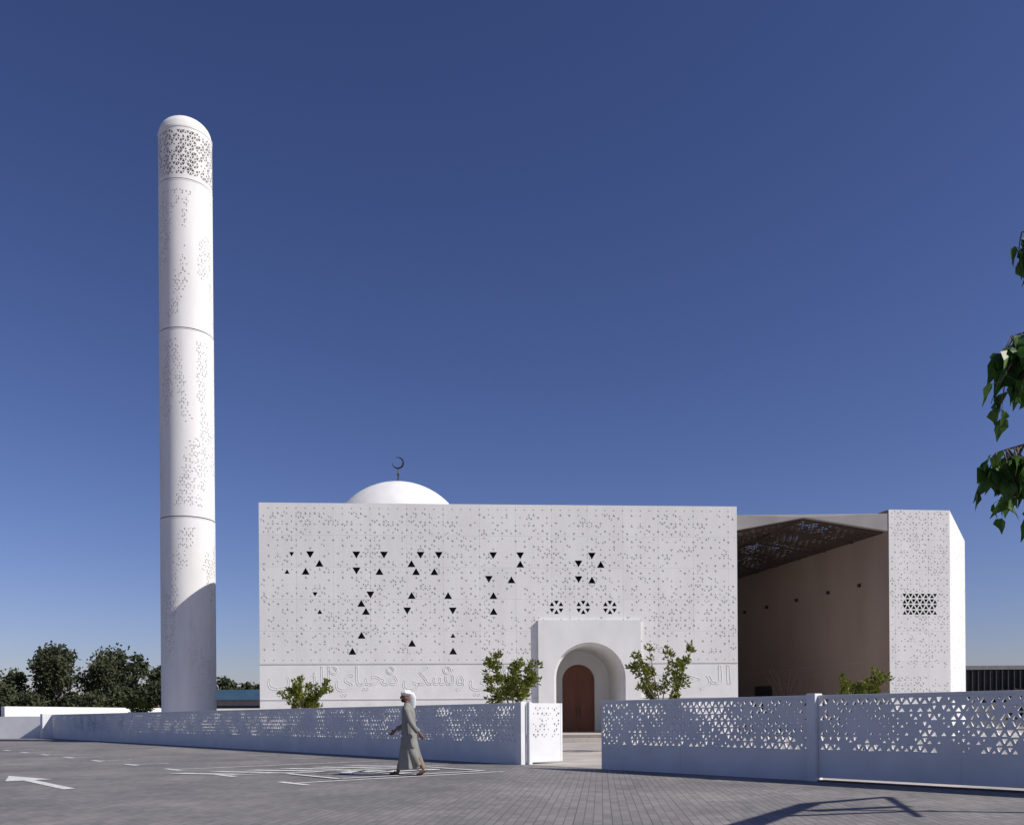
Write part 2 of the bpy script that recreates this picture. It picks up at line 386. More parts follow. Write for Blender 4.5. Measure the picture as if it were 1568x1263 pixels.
def arch_wall(name, x0, x1, z0, z1, xc, r_, zs, yf, yb, mat, parent, n=40):
    V = []; F = []
    pts = [(xc-r_*cos(pi*k/n), zs+r_*sin(pi*k/n)) for k in range(n+1)]
    def q(*p):
        b = len(V); V.extend(p); F.append(tuple(range(b, b+len(p))))
    if x0 < xc-r_: q((x0, yf, z0), (xc-r_, yf, z0), (xc-r_, yf, zs), (x0, yf, zs)); q((x0, yf, zs), (xc-r_, yf, zs), (xc-r_, yf, z1), (x0, yf, z1))
    if x1 > xc+r_: q((xc+r_, yf, z0), (x1, yf, z0), (x1, yf, zs), (xc+r_, yf, zs)); q((xc+r_, yf, zs), (x1, yf, zs), (x1, yf, z1), (xc+r_, yf, z1))
    for k in range(n):
        a, c = pts[k], pts[k+1]
        q((a[0], yf, a[1]), (c[0], yf, c[1]), (c[0], yf, z1), (a[0], yf, z1))
        q((a[0], yf, a[1]), (a[0], yb, a[1]), (c[0], yb, c[1]), (c[0], yf, c[1]))
    q((xc-r_, yf, z0), (xc-r_, yf, zs), (xc-r_, yb, zs), (xc-r_, yb, z0))
    q((xc+r_, yf, z0), (xc+r_, yb, z0), (xc+r_, yb, zs), (xc+r_, yf, zs))
    return mk(name, V, F, mat, parent=parent, smooth=True, merge=True, sharp=radians(30))
PT = 6.04; R1 = 1.81; ZS = 3.10; FL = .36; BW = 4.0
arch_wall("portal_front", px0, px1, 0, PT, pc, R1, ZS, -PJ, .12, M_smooth, mosque)
arch_wall("portal_inner_arch", pc-R1-.1, pc+R1+.1, 0, PT-.3, pc, R1-.13, ZS, .12, BW, M_smooth, mosque)
V = [(px0, -PJ, 0), (px0, 0, 0), (px0, 0, PT), (px0, -PJ, PT), (px1, -PJ, 0), (px1, 0, 0), (px1, 0, PT), (px1, -PJ, PT)]
mk("portal_sides", V, [(0, 1, 2, 3), (4, 5, 6, 7), (3, 2, 6, 7)], M_smooth, parent=mosque)
RD = .895; ZD = 3.14
arch_wall("portal_back_wall", pc-2, pc+2, 0, 5.2, pc, RD, ZD, BW, BW+.25, M_smooth, mosque)
box("portal_floor", pc-R1+.14, pc+R1-.14, .3, BW+.3, .05, FL, M_plaza, mosque)
pts = [(pc-RD, FL)]+[(pc-RD*cos(pi*k/24), ZD+RD*sin(pi*k/24)) for k in range(25)]+[(pc+RD, FL)]
V = [(p[0], BW+.22, p[1]) for p in pts]
mk("door_leaf_wood", V, [tuple(range(len(V)))], M_wood, parent=mosque)
yD = BW+.185
box("door_meeting_stile", pc-.035, pc+.035, yD, yD+.033, FL, ZD+.8, M_wood, mosque, .005)
for sx in (-1, 1):
    for zz0, zz1 in ((.55, 1.35), (1.5, 2.9)):
        xa, xb = sorted((pc+sx*.14, pc+sx*.74))
        for nm, b0 in (("t", (xa, xb, zz1-.04, zz1)), ("b", (xa, xb, zz0, zz0+.04)), ("l", (xa, xa+.04, zz0+.042, zz1-.042)), ("r", (xb-.04, xb, zz0+.042, zz1-.042))):
            box("door_panel_"+nm, b0[0], b0[1], yD+.01, yD+.033, b0[2], b0[3], M_wood, mosque)
    box("door_handle", pc+sx*.08-.012, pc+sx*.08+.012, yD-.055, yD-.005, 1.3, 1.75, M_metal, mosque)
box("door_transom", pc-RD, pc+RD, yD-.005, yD+.031, ZD-.03, ZD+.05, M_wood, mosque)
box("entrance_step_upper", 11.5, 21, -3.6, .28, .05, FL-.004, M_plaza, mosque, .01)
box("entrance_step_lower", 11.0, 21.5, -4.0, .2, .01, .19, M_plaza, mosque, .01)

# calligraphy band
forms = {}
for cp in range(0xFE80, 0xFEFD):
    d = unicodedata.decomposition(chr(cp)).split()
    if len(d) == 2: forms[(chr(int(d[1], 16)), d[0][1:-1])] = chr(cp)
def shape(t):
    o = []
    for k, ch in enumerate(t):
        if (ch, 'isolated') not in forms: o.append(ch); continue
        pj = k > 0 and (t[k-1], 'initial') in forms and (ch, 'final') in forms
        nj = (ch, 'initial') in forms and k+1 < len(t) and (t[k+1], 'final') in forms
        key = 'medial' if pj and nj else 'final' if pj else 'initial' if nj else 'isolated'
        o.append(forms.get((ch, key), ch))
    return ''.join(o[::-1])
def calligraphy(name, txt, x0, x1, z0, z1):
    cu = bpy.data.curves.new(name, 'FONT'); cu.body = shape(txt); cu.fill_mode = 'NONE'; cu.bevel_depth = .0065; cu.bevel_resolution = 0; cu.resolution_u = 4
    to = bpy.data.objects.new(name+"_tmp", cu); COL.objects.link(to); bpy.context.view_layer.update()
    me = bpy.data.meshes.new_from_object(to.evaluated_get(bpy.context.evaluated_depsgraph_get()))
    bpy.data.objects.remove(to)
    if len(me.vertices) < 10: return
    xs = [v.co.x for v in me.vertices]; ys = [v.co.y for v in me.vertices]
    ax, bx, ay, by = min(xs), max(xs), min(ys), max(ys)
    for v in me.vertices:
        v.co = Vector((x0+(v.co.x-ax)/(bx-ax)*(x1-x0), -.001-(v.co.z+.0065)*1.1, z0+(v.co.y-ay)/(by-ay)*(z1-z0)))
    me.materials.clear(); me.materials.append(M_callig)
    o = bpy.data.objects.new(name, me); COL.objects.link(o); o.parent = mosque
phr = ["لله رب", "محياي", "ونسكي", "صلاتي"]
for k, t in enumerate(phr):
    x0 = .4+k*3.3; calligraphy("calligraphy_text", t, x0, x0+3.05, 2.25, 3.76)
calligraphy("calligraphy_text", "الرحيم", 19.3, 23.6, 2.25, 3.76)
for xx in (3.6, 6.4, 9.2, 12.2):
    V, F = [], []
    for rr in (.2, .12):
        b = [Vector((xx+rr*cos(2*pi*k/16), -.006, 3.55+rr*sin(2*pi*k/16))) for k in range(17)]
        tube_geo(b, [.014]*17, 5, V, F)
    mk("calligraphy_rosette", V, F, M_callig, parent=mosque)

# dome + crescent finial
DL = (6.3, 9.8, 11.05)
prof = [(4.28*sin(radians(90-k*4)), 4.28*cos(radians(90-k*4))) for k in range(0, 23)]+[(0.001, 4.28)]
dome = lathe("dome", prof, 72, M_smooth, mosque, DL)
lathe("finial_post", [(.001, 4.2), (.10, 4.2), (.1, 4.3), (.05, 4.4), (.035, 4.75), (.09, 4.82), (.035, 4.9), (.03, 5.15), (.001, 5.2)], 12, M_metal, mosque, DL)
V = []; F = []; ro = .36; n = 40
for k in range(n+1):
    u = k/n; th = radians(178)+u*radians(300)
    w = .015+.10*sin(pi*u)
    c, s_ = cos(th), sin(th)
    for yy in (-.03, .03):
        V += [((ro)*c, yy, ro*s_), ((ro-w)*c, yy, (ro-w)*s_)]
for k in range(n):
    b = k*4; e = b+4
    F += [(b, b+1, e+1, e), (b+2, e+2, e+3, b+3), (b, e, e+2, b+2), (b+1, b+3, e+3, e+1)]
mk("crescent", [(DL[0]+v[0], DL[1]+v[1], DL[2]+5.5+v[2]) for v in V], F, M_metal, parent=mosque)

# ------------------------------------------------------------------ courtyard pavilion block
pav = empty("courtyard_pavilion")
P1, P2, P3, P4, P5 = Vector((19.6, 47.4)), Vector((22.9, 47.7)), Vector((27.9, 56.2)), Vector((25, 66)), Vector((15.75, 63.7))
def wall_lat(name, A, B, z0, z1, fn, mats, parent, side=.45, thick=None, rows=None):
    ln = (B-A).length; nc = max(1, round(ln/side)); a = ln/nc; nr = rows or round((z1-z0)/(a*.866)); r2 = (z1-z0)/nr
    d = (B-A)/ln; nn = Vector((-d.y, d.x))
    Lq = Lat(lambda x, z, dd: (A.x+d.x*x+nn.x*dd, A.y+d.y*x+nn.y*dd, z))
    Lq.grid(0, z0, nc, nr, a, r2, fn, thick); return Lq.out(name, mats, parent=parent)
def pfn(i, j, up, c, P):
    s, z = c
    if .80 < s < 2.65 and 6.25 < z < 7.45: return (.66, .4, 1)
    if i*0+z < 3.6 and z > 3.2: return None
    return relief(c, (i, j, up), 3)
wall_lat("patterned_front", P1, P2, 0.0, 11.8, pfn, [M_white, M_dark], pav, .33)
wall_lat("patterned_side", P2, P3, 0.0, 11.8, lambda i, j, up, c, P: relief(c, (i, j, up), 7), [M_white, M_dark], pav)
ins = [(19.75, 47.9), (22.7, 48.15), (27.3, 56.4), (25, 66), (15.75, 63.72)]
prism("pavilion_core", ins, 0, 11.78, M_smooth, pav)
def vquad(name, A, B, z0, z1, mat, parent): return mk(name, [(A[0], A[1], z0), (B[0], B[1], z0), (B[0], B[1], z1), (A[0], A[1], z1)], [(0, 1, 2, 3)], mat, parent=parent)
vquad("courtyard_wall_beige", (19.6, 47.4), (15.7, 63.7), 0, 11.8, M_beige, pav)
mk("pavilion_coping", [(19.6, 47.4, 11.8), (22.9, 47.7, 11.8), (27.9, 56.2, 11.8), (25, 66, 11.8), (15.75, 63.7, 11.8)], [(0, 1, 2, 3, 4)], M_smooth, parent=pav)
wd = Vector((15.7-19.6, 63.7-47.4)); wl = wd.length; wd /= wl; wn = Vector((-wd.y, wd.x))
def on_wall(t, off): p = Vector((19.6, 47.4))+wd*t+wn*off; return (p.x, p.y)
def wbox(name, t0, t1, z0, z1, off0, off1, mat):
    q = [on_wall(t0, off0), on_wall(t1, off0), on_wall(t1, off1), on_wall(t0, off1)]
    return prism(name, q, z0, z1, mat, pav)
for k, t in enumerate((2.4, 5.4, 8.8, 12.4, 15.4)):
    wbox("wall_spotlight", t, t+.16, 8.12, 8.30, .01, .14, M_metal)
wbox("wall_joint_lower", .1, wl-.1, 4.0, 4.03, .004, .015, M_fascia)
wbox("courtyard_door", wl-4.8, wl-2.6, .4, 3.1, .004, .06, M_dark)
box("courtyard_rear_wall", 9.5, 15.6, 63.4, 63.7, 0, 11.4, M_beige, pav)
V = [(11.6, 47.2, 10.75), (15.2, 47.25, 11.40), (19.55, 47.42, 10.70), (19.55, 47.42, 11.60), (11.6, 47.2, 11.52)]
V2 = [(v[0], v[1]+.35, v[2]) for v in V]
mk("fascia_beam", V+V2, [(0, 1, 2, 3, 4), (9, 8, 7, 6, 5), (0, 5, 6, 1), (1, 6, 7, 2), (2, 7, 8, 3), (3, 8, 9, 4), (4, 9, 5, 0)], M_fascia, parent=pav)
def canopy(name, A, B, C, D, nu, nv):
    A, B, C, D = map(Vector, (A, B, C, D))
    def mp(x, z, d):
        u, v = x/nu, z/nv
        p = A*(1-u)*(1-v)+B*u*(1-v)+C*u*v+D*(1-u)*v
        return p+Vector((0, 0, d))
    def fn(i, j, up, c, P):
        R = random.Random(hash((i, j, up, nu)))
        if j in (0, nv-1) or j % 8 == 7: return None
        if R.random() < .22: return None
        m = nz(c[0]*.35+5, c[1]*.22)
        return (min(.84, max(.3, .60+.6*m+R.uniform(-.1, .12))), None, 0)
    Lq = Lat(mp); Lq.grid(0, 0, nu, nv, 1.0, 1.0, fn, .05); return Lq.out(name, [M_canopy], parent=pav)
rf, rb = (15.2, 47.62, 11.38), (12.6, 63.4, 11.38)
canopy("canopy_sheet_right", rf, (19.5, 47.8, 10.66), (15.75, 63.5, 10.66), rb, 12, 40)
canopy("canopy_sheet_left", (11.6, 47.6, 10.72), rf, rb, (10.3, 63.4, 10.72), 10, 40)
V, F = [], []
tube_geo([rf, rb], [.12, .12], 6, V, F)
for k in range(1, 6):
    t = k/6
    r_ = Vector(rf).lerp(Vector(rb), t); e1 = Vector((19.5, 47.8, 10.66)).lerp(Vector((15.75, 63.5, 10.66)), t); e2 = Vector((11.6, 47.6, 10.72)).lerp(Vector((10.3, 63.4, 10.72)), t)
    tube_geo([e1, r_, e2], [.07, .07, .07], 6, V, F)
mk("canopy_ribs", V, F, M_canopy, parent=pav)

# ------------------------------------------------------------------ minaret
mina = empty("minaret", (-17.65, 50.0, -.0245)); mina.scale = (1.0204,)*3
def mina_sec(name, z0, z1, R, kind, NC=44):
    a = 2*pi/NC; nr = round((z1-z0)/(R*a*.866)); r2 = (z1-z0)/nr
    Lq = Lat(lambda x, z, d: ((R-d)*cos(x), (R-d)*sin(x), z))
    def fn(i, j, up, c, P):
        th, z = c; Rn = random.Random(hash((i, j, up, int(z0*3))))
        if kind == 'perf':
            if j < 1 or j >= nr-1: return None
            if Rn.random() < .16: return None
            return (Rn.choice((.54, .7, .82)), .16, 1)
        if j < 3 or j >= nr-3: return None
        m = nz(cos(th)*1.9+3, sin(th)*1.9, z*.28)+.25*nz(cos(th)*5, sin(th)*5, z*1.5)
        if z < 9: m -= .16
        if m > .08 and Rn.random() < .6: return (Rn.choice((.40, .52, .66)), .035, 0)
        return None
    Lq.grid(0, z0, NC, nr, a, r2, fn, None, wrap=True)
    Lq.out(name, [M_minaret, M_core], parent=mina, smooth=True, merge=True, sharp=radians(25))
mina_sec("shaft_lower", 0, 11.74, 1.40, 'b'); mina_sec("shaft_middle", 11.80, 21.57, 1.385, 'b')
mina_sec("shaft_upper", 21.63, 29.34, 1.37, 'b'); mina_sec("perforated_gallery", 29.40, 32.15, 1.365, 'perf', 36)
lathe("shaft_joint_core", [(1.2, 0), (1.33, .01), (1.33, 29.3)], 48, M_grey, mina)
lathe("gallery_inner_core", [(1.15, 29.3), (1.15, 32.1)], 48, M_core, mina)
lathe("shaft_collars", [(1.2, 11.70), (1.41, 11.70), (1.41, 11.74), (1.2, 11.74)], 64, M_minaret, mina)
lathe("shaft_collar_upper", [(1.2, 21.53), (1.395, 21.53), (1.395, 21.57), (1.2, 21.57)], 64, M_minaret, mina)
lathe("gallery_collar", [(1.2, 29.30), (1.378, 29.30), (1.378, 29.36), (1.2, 29.36)], 64, M_minaret, mina)
cap = [(1.0, 32.1), (1.385, 32.1), (1.385, 32.2), (1.36, 32.21)]+[(1.34*cos(radians(k*6)), 32.25+.93*sin(radians(k*6))) for k in range(1, 15)]+[(.001, 33.18)]
lathe("cap_dome", cap, 64, M_minaret, mina)
lathe("cap_finial", [(.001, 33.1), (.05, 33.15), (.03, 33.3), (.015, 33.45), (.001, 33.5)], 10, M_metal, mina)

# ------------------------------------------------------------------ fences
def fence(name, t0, t1, gate=False, seed=0):
    e = empty(name, FO, FA)
    L_ = t1-t0; a = .155; nc = round(L_/a); a = L_/nc; nr = 7; z0 = .56; r2 = .1325; zt = z0+nr*r2; H = 1.55
    Lq = Lat(lambda x, z, d: (t0+x, .03-d, z))
    def fn(i, j, up, c, P):
        R = random.Random(hash((i, j, up, seed))); q = R.random()
        m = nz(c[0]*1.1+seed, c[1]*1.5)
        if q < .24-.3*m: return None
        return (min(.84, max(.32, .56+.5*m+R.uniform(-.14, .16))), None, 0)
    Lq.grid(0, z0, nc, nr, a, r2, fn, .06)
    Lq.out("perforated_screen", [M_fence], parent=e)
    zb = .07 if gate else 0.0
    box("solid_plinth", t0, t1, -.03, .03, zb, z0-.001, M_fence, e)
    box("top_rail", t0, t1, -.036, .036, zt+.001, H, M_fence, e, .006)
    for k in range(1, int(L_/3.0)+1):
        if k*3.0 < L_-.3: box("panel_joint", t0+k*3.0-.006, t0+k*3.0+.006, .031, .034, zb+.01, z0-.01, M_line, e)
    if gate: box("gate_track", t0-1, t1, -.05, .05, .012, .03, M_metal, e)
    return e
def pier(name, t0, t1, w, h):
    o = box(name, t0, t1, -w, w, 0.0, h, M_fence, None, .01); o.location = FO; o.rotation_euler = (0, 0, FA); return o
fence("perimeter_fence", 0.0, 47.4, seed=1)
fence("perimeter_fence", -8.27, -2.98, seed=2)
fence("sliding_gate", -17.0, -8.47, gate=True, seed=3)
pier("fence_pier", -.22, -.003, .09, 1.57)
pier("fence_pier", -8.46, -8.28, .12, 1.58)
pier("fence_pier", 47.4, 48.0, .6, 1.6)
gl = empty("pedestrian_gate", (FO[0]+.25*.635, FO[1]-.25*.772, 0), FA)
Lq = Lat(lambda x, z, d: (-d, -x, z))
def gfn(i, j, up, c, P):
    R = random.Random(hash((i, j, up, 55))); q = R.random()
    if j < 3 or q < .3: return None
    return (R.choice((.3, .45, .55)), None, 0)
Lq.grid(.2, .25, 7, 9, .14, .134, gfn, .04); Lq.out("leaf_screen", [M_fence], parent=gl)
box("leaf_bottom", -.04, 0, -1.18, -.2, .06, .249, M_fence, gl); box("leaf_top", -.04, 0, -1.18, -.2, 1.457, 1.54, M_fence, gl)
box("leaf_post", -.07, .03, -.199, -.10, 0.01, 1.56, M_fence, gl); box("leaf_frame_far", -.045, .005, -1.24, -1.181, .06, 1.54, M_fence, gl)

w = prism("boundary_wall", [(-34.4, 62), (-29.6, 80), (-29.9, 80.1), (-34.7, 62.1)], 0, 2.15, M_smooth)
w2 = prism("boundary_wall", [(-30.4, 60.3), (-60, 61.5), (-60, 61.8), (-30.4, 60.6)], 0, 1.45, M_fence)
w3 = prism("boundary_wall", [(-29.6, 80), (-10, 81), (-10, 81.3), (-29.6, 80.3)], 0, 2.1, M_smooth)

# ------------------------------------------------------------------ distant buildings
lb = empty("louvred_building", (43.5, 92, 0))
box("main_block", 0, 40, 0, 12, 0, 5.6, M_metal, lb); box("roof_edge", -.3, 40.3, -.3, 12.3, 5.602, 6.0, M_grey, lb)
for k in range(66): box("louvre", .3+k*.6, .38+k*.6, -.25, -.01, 2.4, 5.6, M_core, lb)
box("base_wall", -.1, 40.1, -.35, -.26, 0, 2.3, M_grey, lb)
M_blue = mat_noise("blue_cladding", (0.06, 0.13, 0.22), (0.08, 0.17, 0.27), 1, .4)
bb = empty("blue_roofed_building", (-36, 98, 0))
box("main_block", 0, 14, 0, 8, 0, 3.2, M_grey, bb); box("blue_roof", -.4, 14.4, -.4, 8.4, 3.21, 4.3, M_blue, bb)
box("window_strip", .5, 13.5, -.03, -.003, 1.4, 2.6, M_dark, bb)

# ------------------------------------------------------------------ vegetation
def sapling(name, x, y, h, rad, seed, leafy=1.0, nb=7):
    random.seed(seed); e = empty(name, (x, y, 0))
    V, F = [], []; LV, LF = [], []
    th = h*.42
    tube_geo([(0, 0, 0), (.02, .01, th*.5), (0, 0, th)], [.045, .038, .032], 8, V, F)
    def tuft(p, d, n_, ln):
        for _ in range(n_):
            dd = (rv()*.75+d*.55+Vector((0, 0, .1))); leaf_geo(LV, LF, p+rv()*.10, dd, rv(), ln*random.uniform(.6, 1.2), ln*.5)
    for k in range(nb):
        az = 2*pi*k/nb+random.uniform(-.4, .4); el = random.uniform(.5, 1.3); L0 = (h-th)*random.uniform(.7, 1.0)
        rr = min(rad, L0*cos(el)*1.0+.25); top = th+L0*sin(el)
        s0 = Vector((0, 0, th*random.uniform(.75, 1)))
        tip = Vector((cos(az)*rr*random.uniform(.7, 1), sin(az)*rr*random.uniform(.7, 1), min(h, top)))
        mid = s0.lerp(tip, .5)+Vector((0, 0, -.08))+rv()*.06
        tube_geo([s0, mid, tip], [.022, .015, .007], 6, V, F)
        for q in range(5):
            t = random.uniform(.3, .95); st = mid.lerp(tip, (t-.5)*2) if t > .5 else s0.lerp(mid, t*2)
            dd = ((tip-mid).normalized()+rv()*.8).normalized(); tp = st+dd*random.uniform(.2, .45)
            tube_geo([st, tp], [.009, .004], 5, V, F)
            if leafy:
                for w_ in range(3): tuft(st.lerp(tp, .4+.3*w_), dd, int(11*leafy), .16)
        if leafy:
            tuft(tip, (tip-mid).normalized(), int(20*leafy), .17)
            tuft(mid.lerp(tip, .7), (tip-mid).normalized(), int(14*leafy), .16)
            tuft(mid.lerp(tip, .3), (tip-mid).normalized(), int(12*leafy), .16)
    mk("trunk_and_branches", V, F, M_bark, parent=e, smooth=True)
    if leafy: mk("foliage", LV, LF, M_leafy, parent=e)
sapling("frangipani_tree", -8.55, 38.0, 3.05, 1.0, 11, 1.3, 8)
sapling("frangipani_tree", 0.02, 29.5, 3.3, 1.15, 12, 1.2, 8)
sapling("frangipani_tree", 5.0, 30.5, 3.55, 1.1, 17, .9, 8)
sapling("frangipani_tree", 11.7, 30.5, 2.85, .7, 21, 1.0, nb=6)
sapling("frangipani_tree", -21.2, 52, 2.3, .8, 24, nb=5)
sapling("bare_tree", 15.6, 52.0, 4.7, 1.9, 31, leafy=0, nb=13)

random.seed(5)
V, F = [], []; LV, LF = [], []
def bgtree(x, y, top, r, dens=1.0):
    tube_geo([(x, y, 0), (x+.2, y, top*.4), (x, y, top*.8)], [.3, .22, .08], 6, V, F)
    ncl = int(12+r*6)
    for c in range(ncl):
        zz = top*random.uniform(.25, .93); env = r*(1-.55*max(0, (zz/top-.55))/.45)
        az = random.uniform(0, 2*pi); q = env*math.sqrt(random.random())
        cc = Vector((x+cos(az)*q, y+sin(az)*q, zz)); cr = random.uniform(.55, 1.1)*r*.38
        tube_geo([(x, y, zz*.7), cc], [.08, .03], 4, V, F)
        for _ in range(int(85*dens*max(1, cr))):
            p = cc+Vector((random.gauss(0, .5), random.gauss(0, .5), random.gauss(0, .42)))*cr
            leaf_geo(LV, LF, p, rv()+Vector((0, 0, -.3)), rv(), random.uniform(.3, .65), .3)
for (x, top, r_) in [(-66, 6.5, 3), (-62, 6.0, 2.6), (-59.3, 7.4, 2.4), (-56.6, 9.6, 2.9), (-53.4, 10.4, 3.1), (-50.4, 10.7, 3.0), (-48.0, 8.9, 2.4), (-45.3, 9.2, 2.1), (-43, 7.4, 2.3), (-40.5, 7.2, 2.2), (-38, 6.4, 2.2),
                     (-35.6, 6.4, 1.7), (-32.6, 5.6, 1.7), (-30, 5.2, 1.8)]:
    bgtree(x, 110+random.uniform(-3, 6), top, r_)
for x in range(-72, -24, 2): bgtree(x+random.uniform(-1, 1), 104+random.uniform(-2, 4), random.uniform(3.4, 5.2), 2.2)
for (x, top, r_) in [(49, 3.4, 1.8), (53, 5, 2.0), (57, 4.4, 2)]: bgtree(x, 86, top, r_)
e = empty("distant_trees"); mk("trunks", V, F, M_bark, parent=e); mk("foliage", LV, LF, M_leafbg, parent=e)

# peepal tree at the right edge (hangs into frame)
random.seed(77)
e = empty("peepal_tree", (0, 0, 0)); V, F = [], []; LV, LF = [], []
tube_geo([(7.0, 7.2, 0), (6.95, 7.2, 1.5), (7.05, 7.15, 3.0), (6.9, 7.2, 4.6)], [.2, .15, .12, .06], 12, V, F)
def peepal_branch(pts, tw=12, tipw=0, drop=.3, span=.2):
    P_ = [Vector(p) for p in pts]; tube_geo(P_, [.035-.03*k/(len(P_)-1) for k in range(len(P_))], 7, V, F)
    ts = [.12+.88*q/(tw-1) for q in range(tw)]+[1-span*random.random() for _ in range(tipw)]
    for t in ts:
        k = min(int(t*(len(P_)-1)), len(P_)-2); f = t*(len(P_)-1)-k
        b = P_[k].lerp(P_[k+1], min(1, f)); d = (rv()*.5+Vector((-.12, 0, -.8))).normalized(); tp = b+d*random.uniform(.1, drop)
        tube_geo([b, b.lerp(tp, .5)+Vector((0, 0, .02)), tp], [.007, .005, .003], 5, V, F)
        for _ in range(5):
            st = b.lerp(tp, random.uniform(.2, 1)); pe = st+(rv()*.07+Vector((0, 0, -.03)))
            tube_geo([st, pe], [.002, .0015], 4, V, F, cap=False)
            leaf_geo(LV, LF, pe, Vector((random.uniform(-.6, .35), random.uniform(-.5, .5), -1)), rv(), random.uniform(.13, .22), random.uniform(.10, .145), tip=1)
peepal_branch([(7.0, 7.2, 2.4), (6.0, 7.0, 3.1), (5.0, 7.0, 3.38), (4.2, 7.0, 3.33), (3.74, 7.0, 3.2)], 24, 24, .60, .2)
peepal_branch([(7.0, 7.2, 3.0), (6.0, 7.1, 3.9), (5.0, 7.0, 4.2), (4.3, 7.0, 4.22), (3.84, 7.0, 4.08)], 22, 22, .62, .2)
peepal_branch([(6.95, 7.2, 3.6), (6.0, 7.1, 4.5), (5.0, 7.0, 4.92), (3.93, 7.0, 4.88)], 18, 10, .32, .1)
peepal_branch([(7.0, 7.2, 3.0), (7.6, 6.6, 3.8), (8.2, 6.2, 4.0)], 16)
peepal_branch([(6.9, 7.2, 4.6), (6.4, 7.6, 5.0), (6.1, 8.0, 5.0)], 14)
mk("trunk_and_branches", V, F, M_bark, parent=e, smooth=True); mk("foliage", LV, LF, M_leafd, parent=e)

# invented frame beyond the right edge, unseen, beams set to cast paving shadows
e = empty("shadow_caster_frame")
V, F = [], []
tube_geo([(12.5, 9.0, 0), (12.5, 9.0, 4.1)], [.12, .10], 10, V, F)
HZ = 4.0
for A_, B_, w_ in (((12.5, 9.0), (8.3, 9.9), .07), ((6.8, 8.0), (8.5, 10.7), .13), ((8.5, 10.7), (9.9, 11.6), .08), ((8.2, 9.75), (9.6, 10.25), .10), ((7.7, 9.2), (9.7, 9.7), .06), ((9.9, 11.6), (9.2, 9.0), .05)):
    tube_geo([(A_[0], A_[1], HZ), (B_[0], B_[1], HZ)], [w_, w_*.7], 8, V, F)
mk("frame_members", V, F, M_grey, parent=e, smooth=True)

# ------------------------------------------------------------------ walking man in kandura (walks toward -x)
man = empty("walking_man", (-2.12, 18.9, 0.004), radians(-8))
V, F = [], []
n = 40
rings = [(.13, .03, .25, .155, .045), (.16, .03, .255, .16, .045), (.35, .02, .215, .155, .035), (.55, .0, .185, .155, .025), (.75, -.01, .16, .165, .015), (.92, -.01, .15, .170, .008),
         (1.08, -.015, .14, .168, .004), (1.22, -.02, .14, .185, .0), (1.34, -.025, .13, .205, 0), (1.41, -.03, .105, .19, 0), (1.455, -.035, .075, .12, 0), (1.50, -.045, .062, .066, 0)]
for z, cx, rx, ry, fo in rings:
    for i in range(n):
        th = 2*pi*i/n; fr = 1+fo*sin(7*th+z*2)/.2*.6+fo*.4*sin(11*th)/.2
        V.append((cx+rx*cos(th)*fr, ry*sin(th)*fr, z+(.02*cos(th) if z < .2 else 0)))
for k in range(len(rings)-1):
    for i in range(n): F.append((k*n+i, k*n+(i+1) % n, (k+1)*n+(i+1) % n, (k+1)*n+i))
F.append(tuple(range(n))[::-1]); F.append(tuple((len(rings)-1)*n+i for i in range(n)))
tube_geo([(-.03, -.13, 1.38), (-.01, -.215, 1.34), (.08, -.245, 1.12), (.16, -.245, .99), (.245, -.235, .90)], [.075, .072, .062, .055, .062], 16, V, F)
tube_geo([(-.03, .13, 1.38), (-.05, .215, 1.34), (-.12, .245, 1.12), (-.22, .235, 1.0), (-.32, .21, .95)], [.075, .072, .062, .055, .062], 16, V, F)
tube_geo([(-.02, .06, .85), (-.13, .07, .5), (-.2, .07, .2)], [.11, .105, .075], 14, V, F)
tube_geo([(.02, -.07, .85), (.06, -.07, .5), (.22, -.07, .2)], [.11, .105, .075], 14, V, F)
o = mk("kandura_robe", V, F, M_robe, parent=man)
md = o.modifiers.new("rm", 'REMESH'); md.mode = 'VOXEL'; md.voxel_size = .011; md.use_smooth_shade = True
md = o.modifiers.new("sm", 'SMOOTH'); md.iterations = 4; md.factor = .5
V, F = [], []
def ell(V, F, c, r_, nu=24, nv=16, fn=None):
    b = len(V)
    for j in range(nv+1):
        ph = pi*j/nv
        for i in range(nu):
            th = 2*pi*i/nu; d = Vector((sin(ph)*cos(th), sin(ph)*sin(th), cos(ph)))
            p = Vector((c[0]+d.x*r_[0], c[1]+d.y*r_[1], c[2]+d.z*r_[2]))
            V.append(fn(p, d) if fn else p)
    for j in range(nv):
        for i in range(nu): F.append((b+j*nu+i, b+j*nu+(i+1) % nu, b+(j+1)*nu+(i+1) % nu, b+(j+1)*nu+i))
hc = (-.075, 0, 1.625)
ell(V, F, hc, (.098, .075, .115))
ell(V, F, (-.105, 0, 1.565), (.06, .052, .055))
tube_geo([(-.165, 0, 1.65), (-.185, 0, 1.618), (-.192, 0, 1.600), (-.17, 0, 1.592)], [.010, .013, .016, .012], 8, V, F)
ell(V, F, (-.163, 0, 1.567), (.012, .024, .006)); ell(V, F, (-.161, 0, 1.553), (.012, .022, .007))
for s_ in (-1, 1): ell(V, F, (-.155, s_*.03, 1.652), (.012, .022, .008)); ell(V, F, (-.07, s_*.076, 1.615), (.02, .008, .03))
tube_geo([(-.045, 0, 1.42), (-.06, 0, 1.56)], [.056, .052], 14, V, F)
o = mk("head_and_neck", V, F, M_skin, parent=man); md = o.modifiers.new("rm", 'REMESH'); md.mode = 'VOXEL'; md.voxel_size = .005; md.use_smooth_shade = True
V, F = [], []
for s_ in (-1, 1): ell(V, F, (-.160, s_*.031, 1.640), (.008, .011, .006), 10, 8); tube_geo([(-.166, s_*.015, 1.662), (-.158, s_*.045, 1.664)], [.004, .004], 5, V, F)
ell(V, F, (-.118, 0, 1.55), (.057, .056, .042))
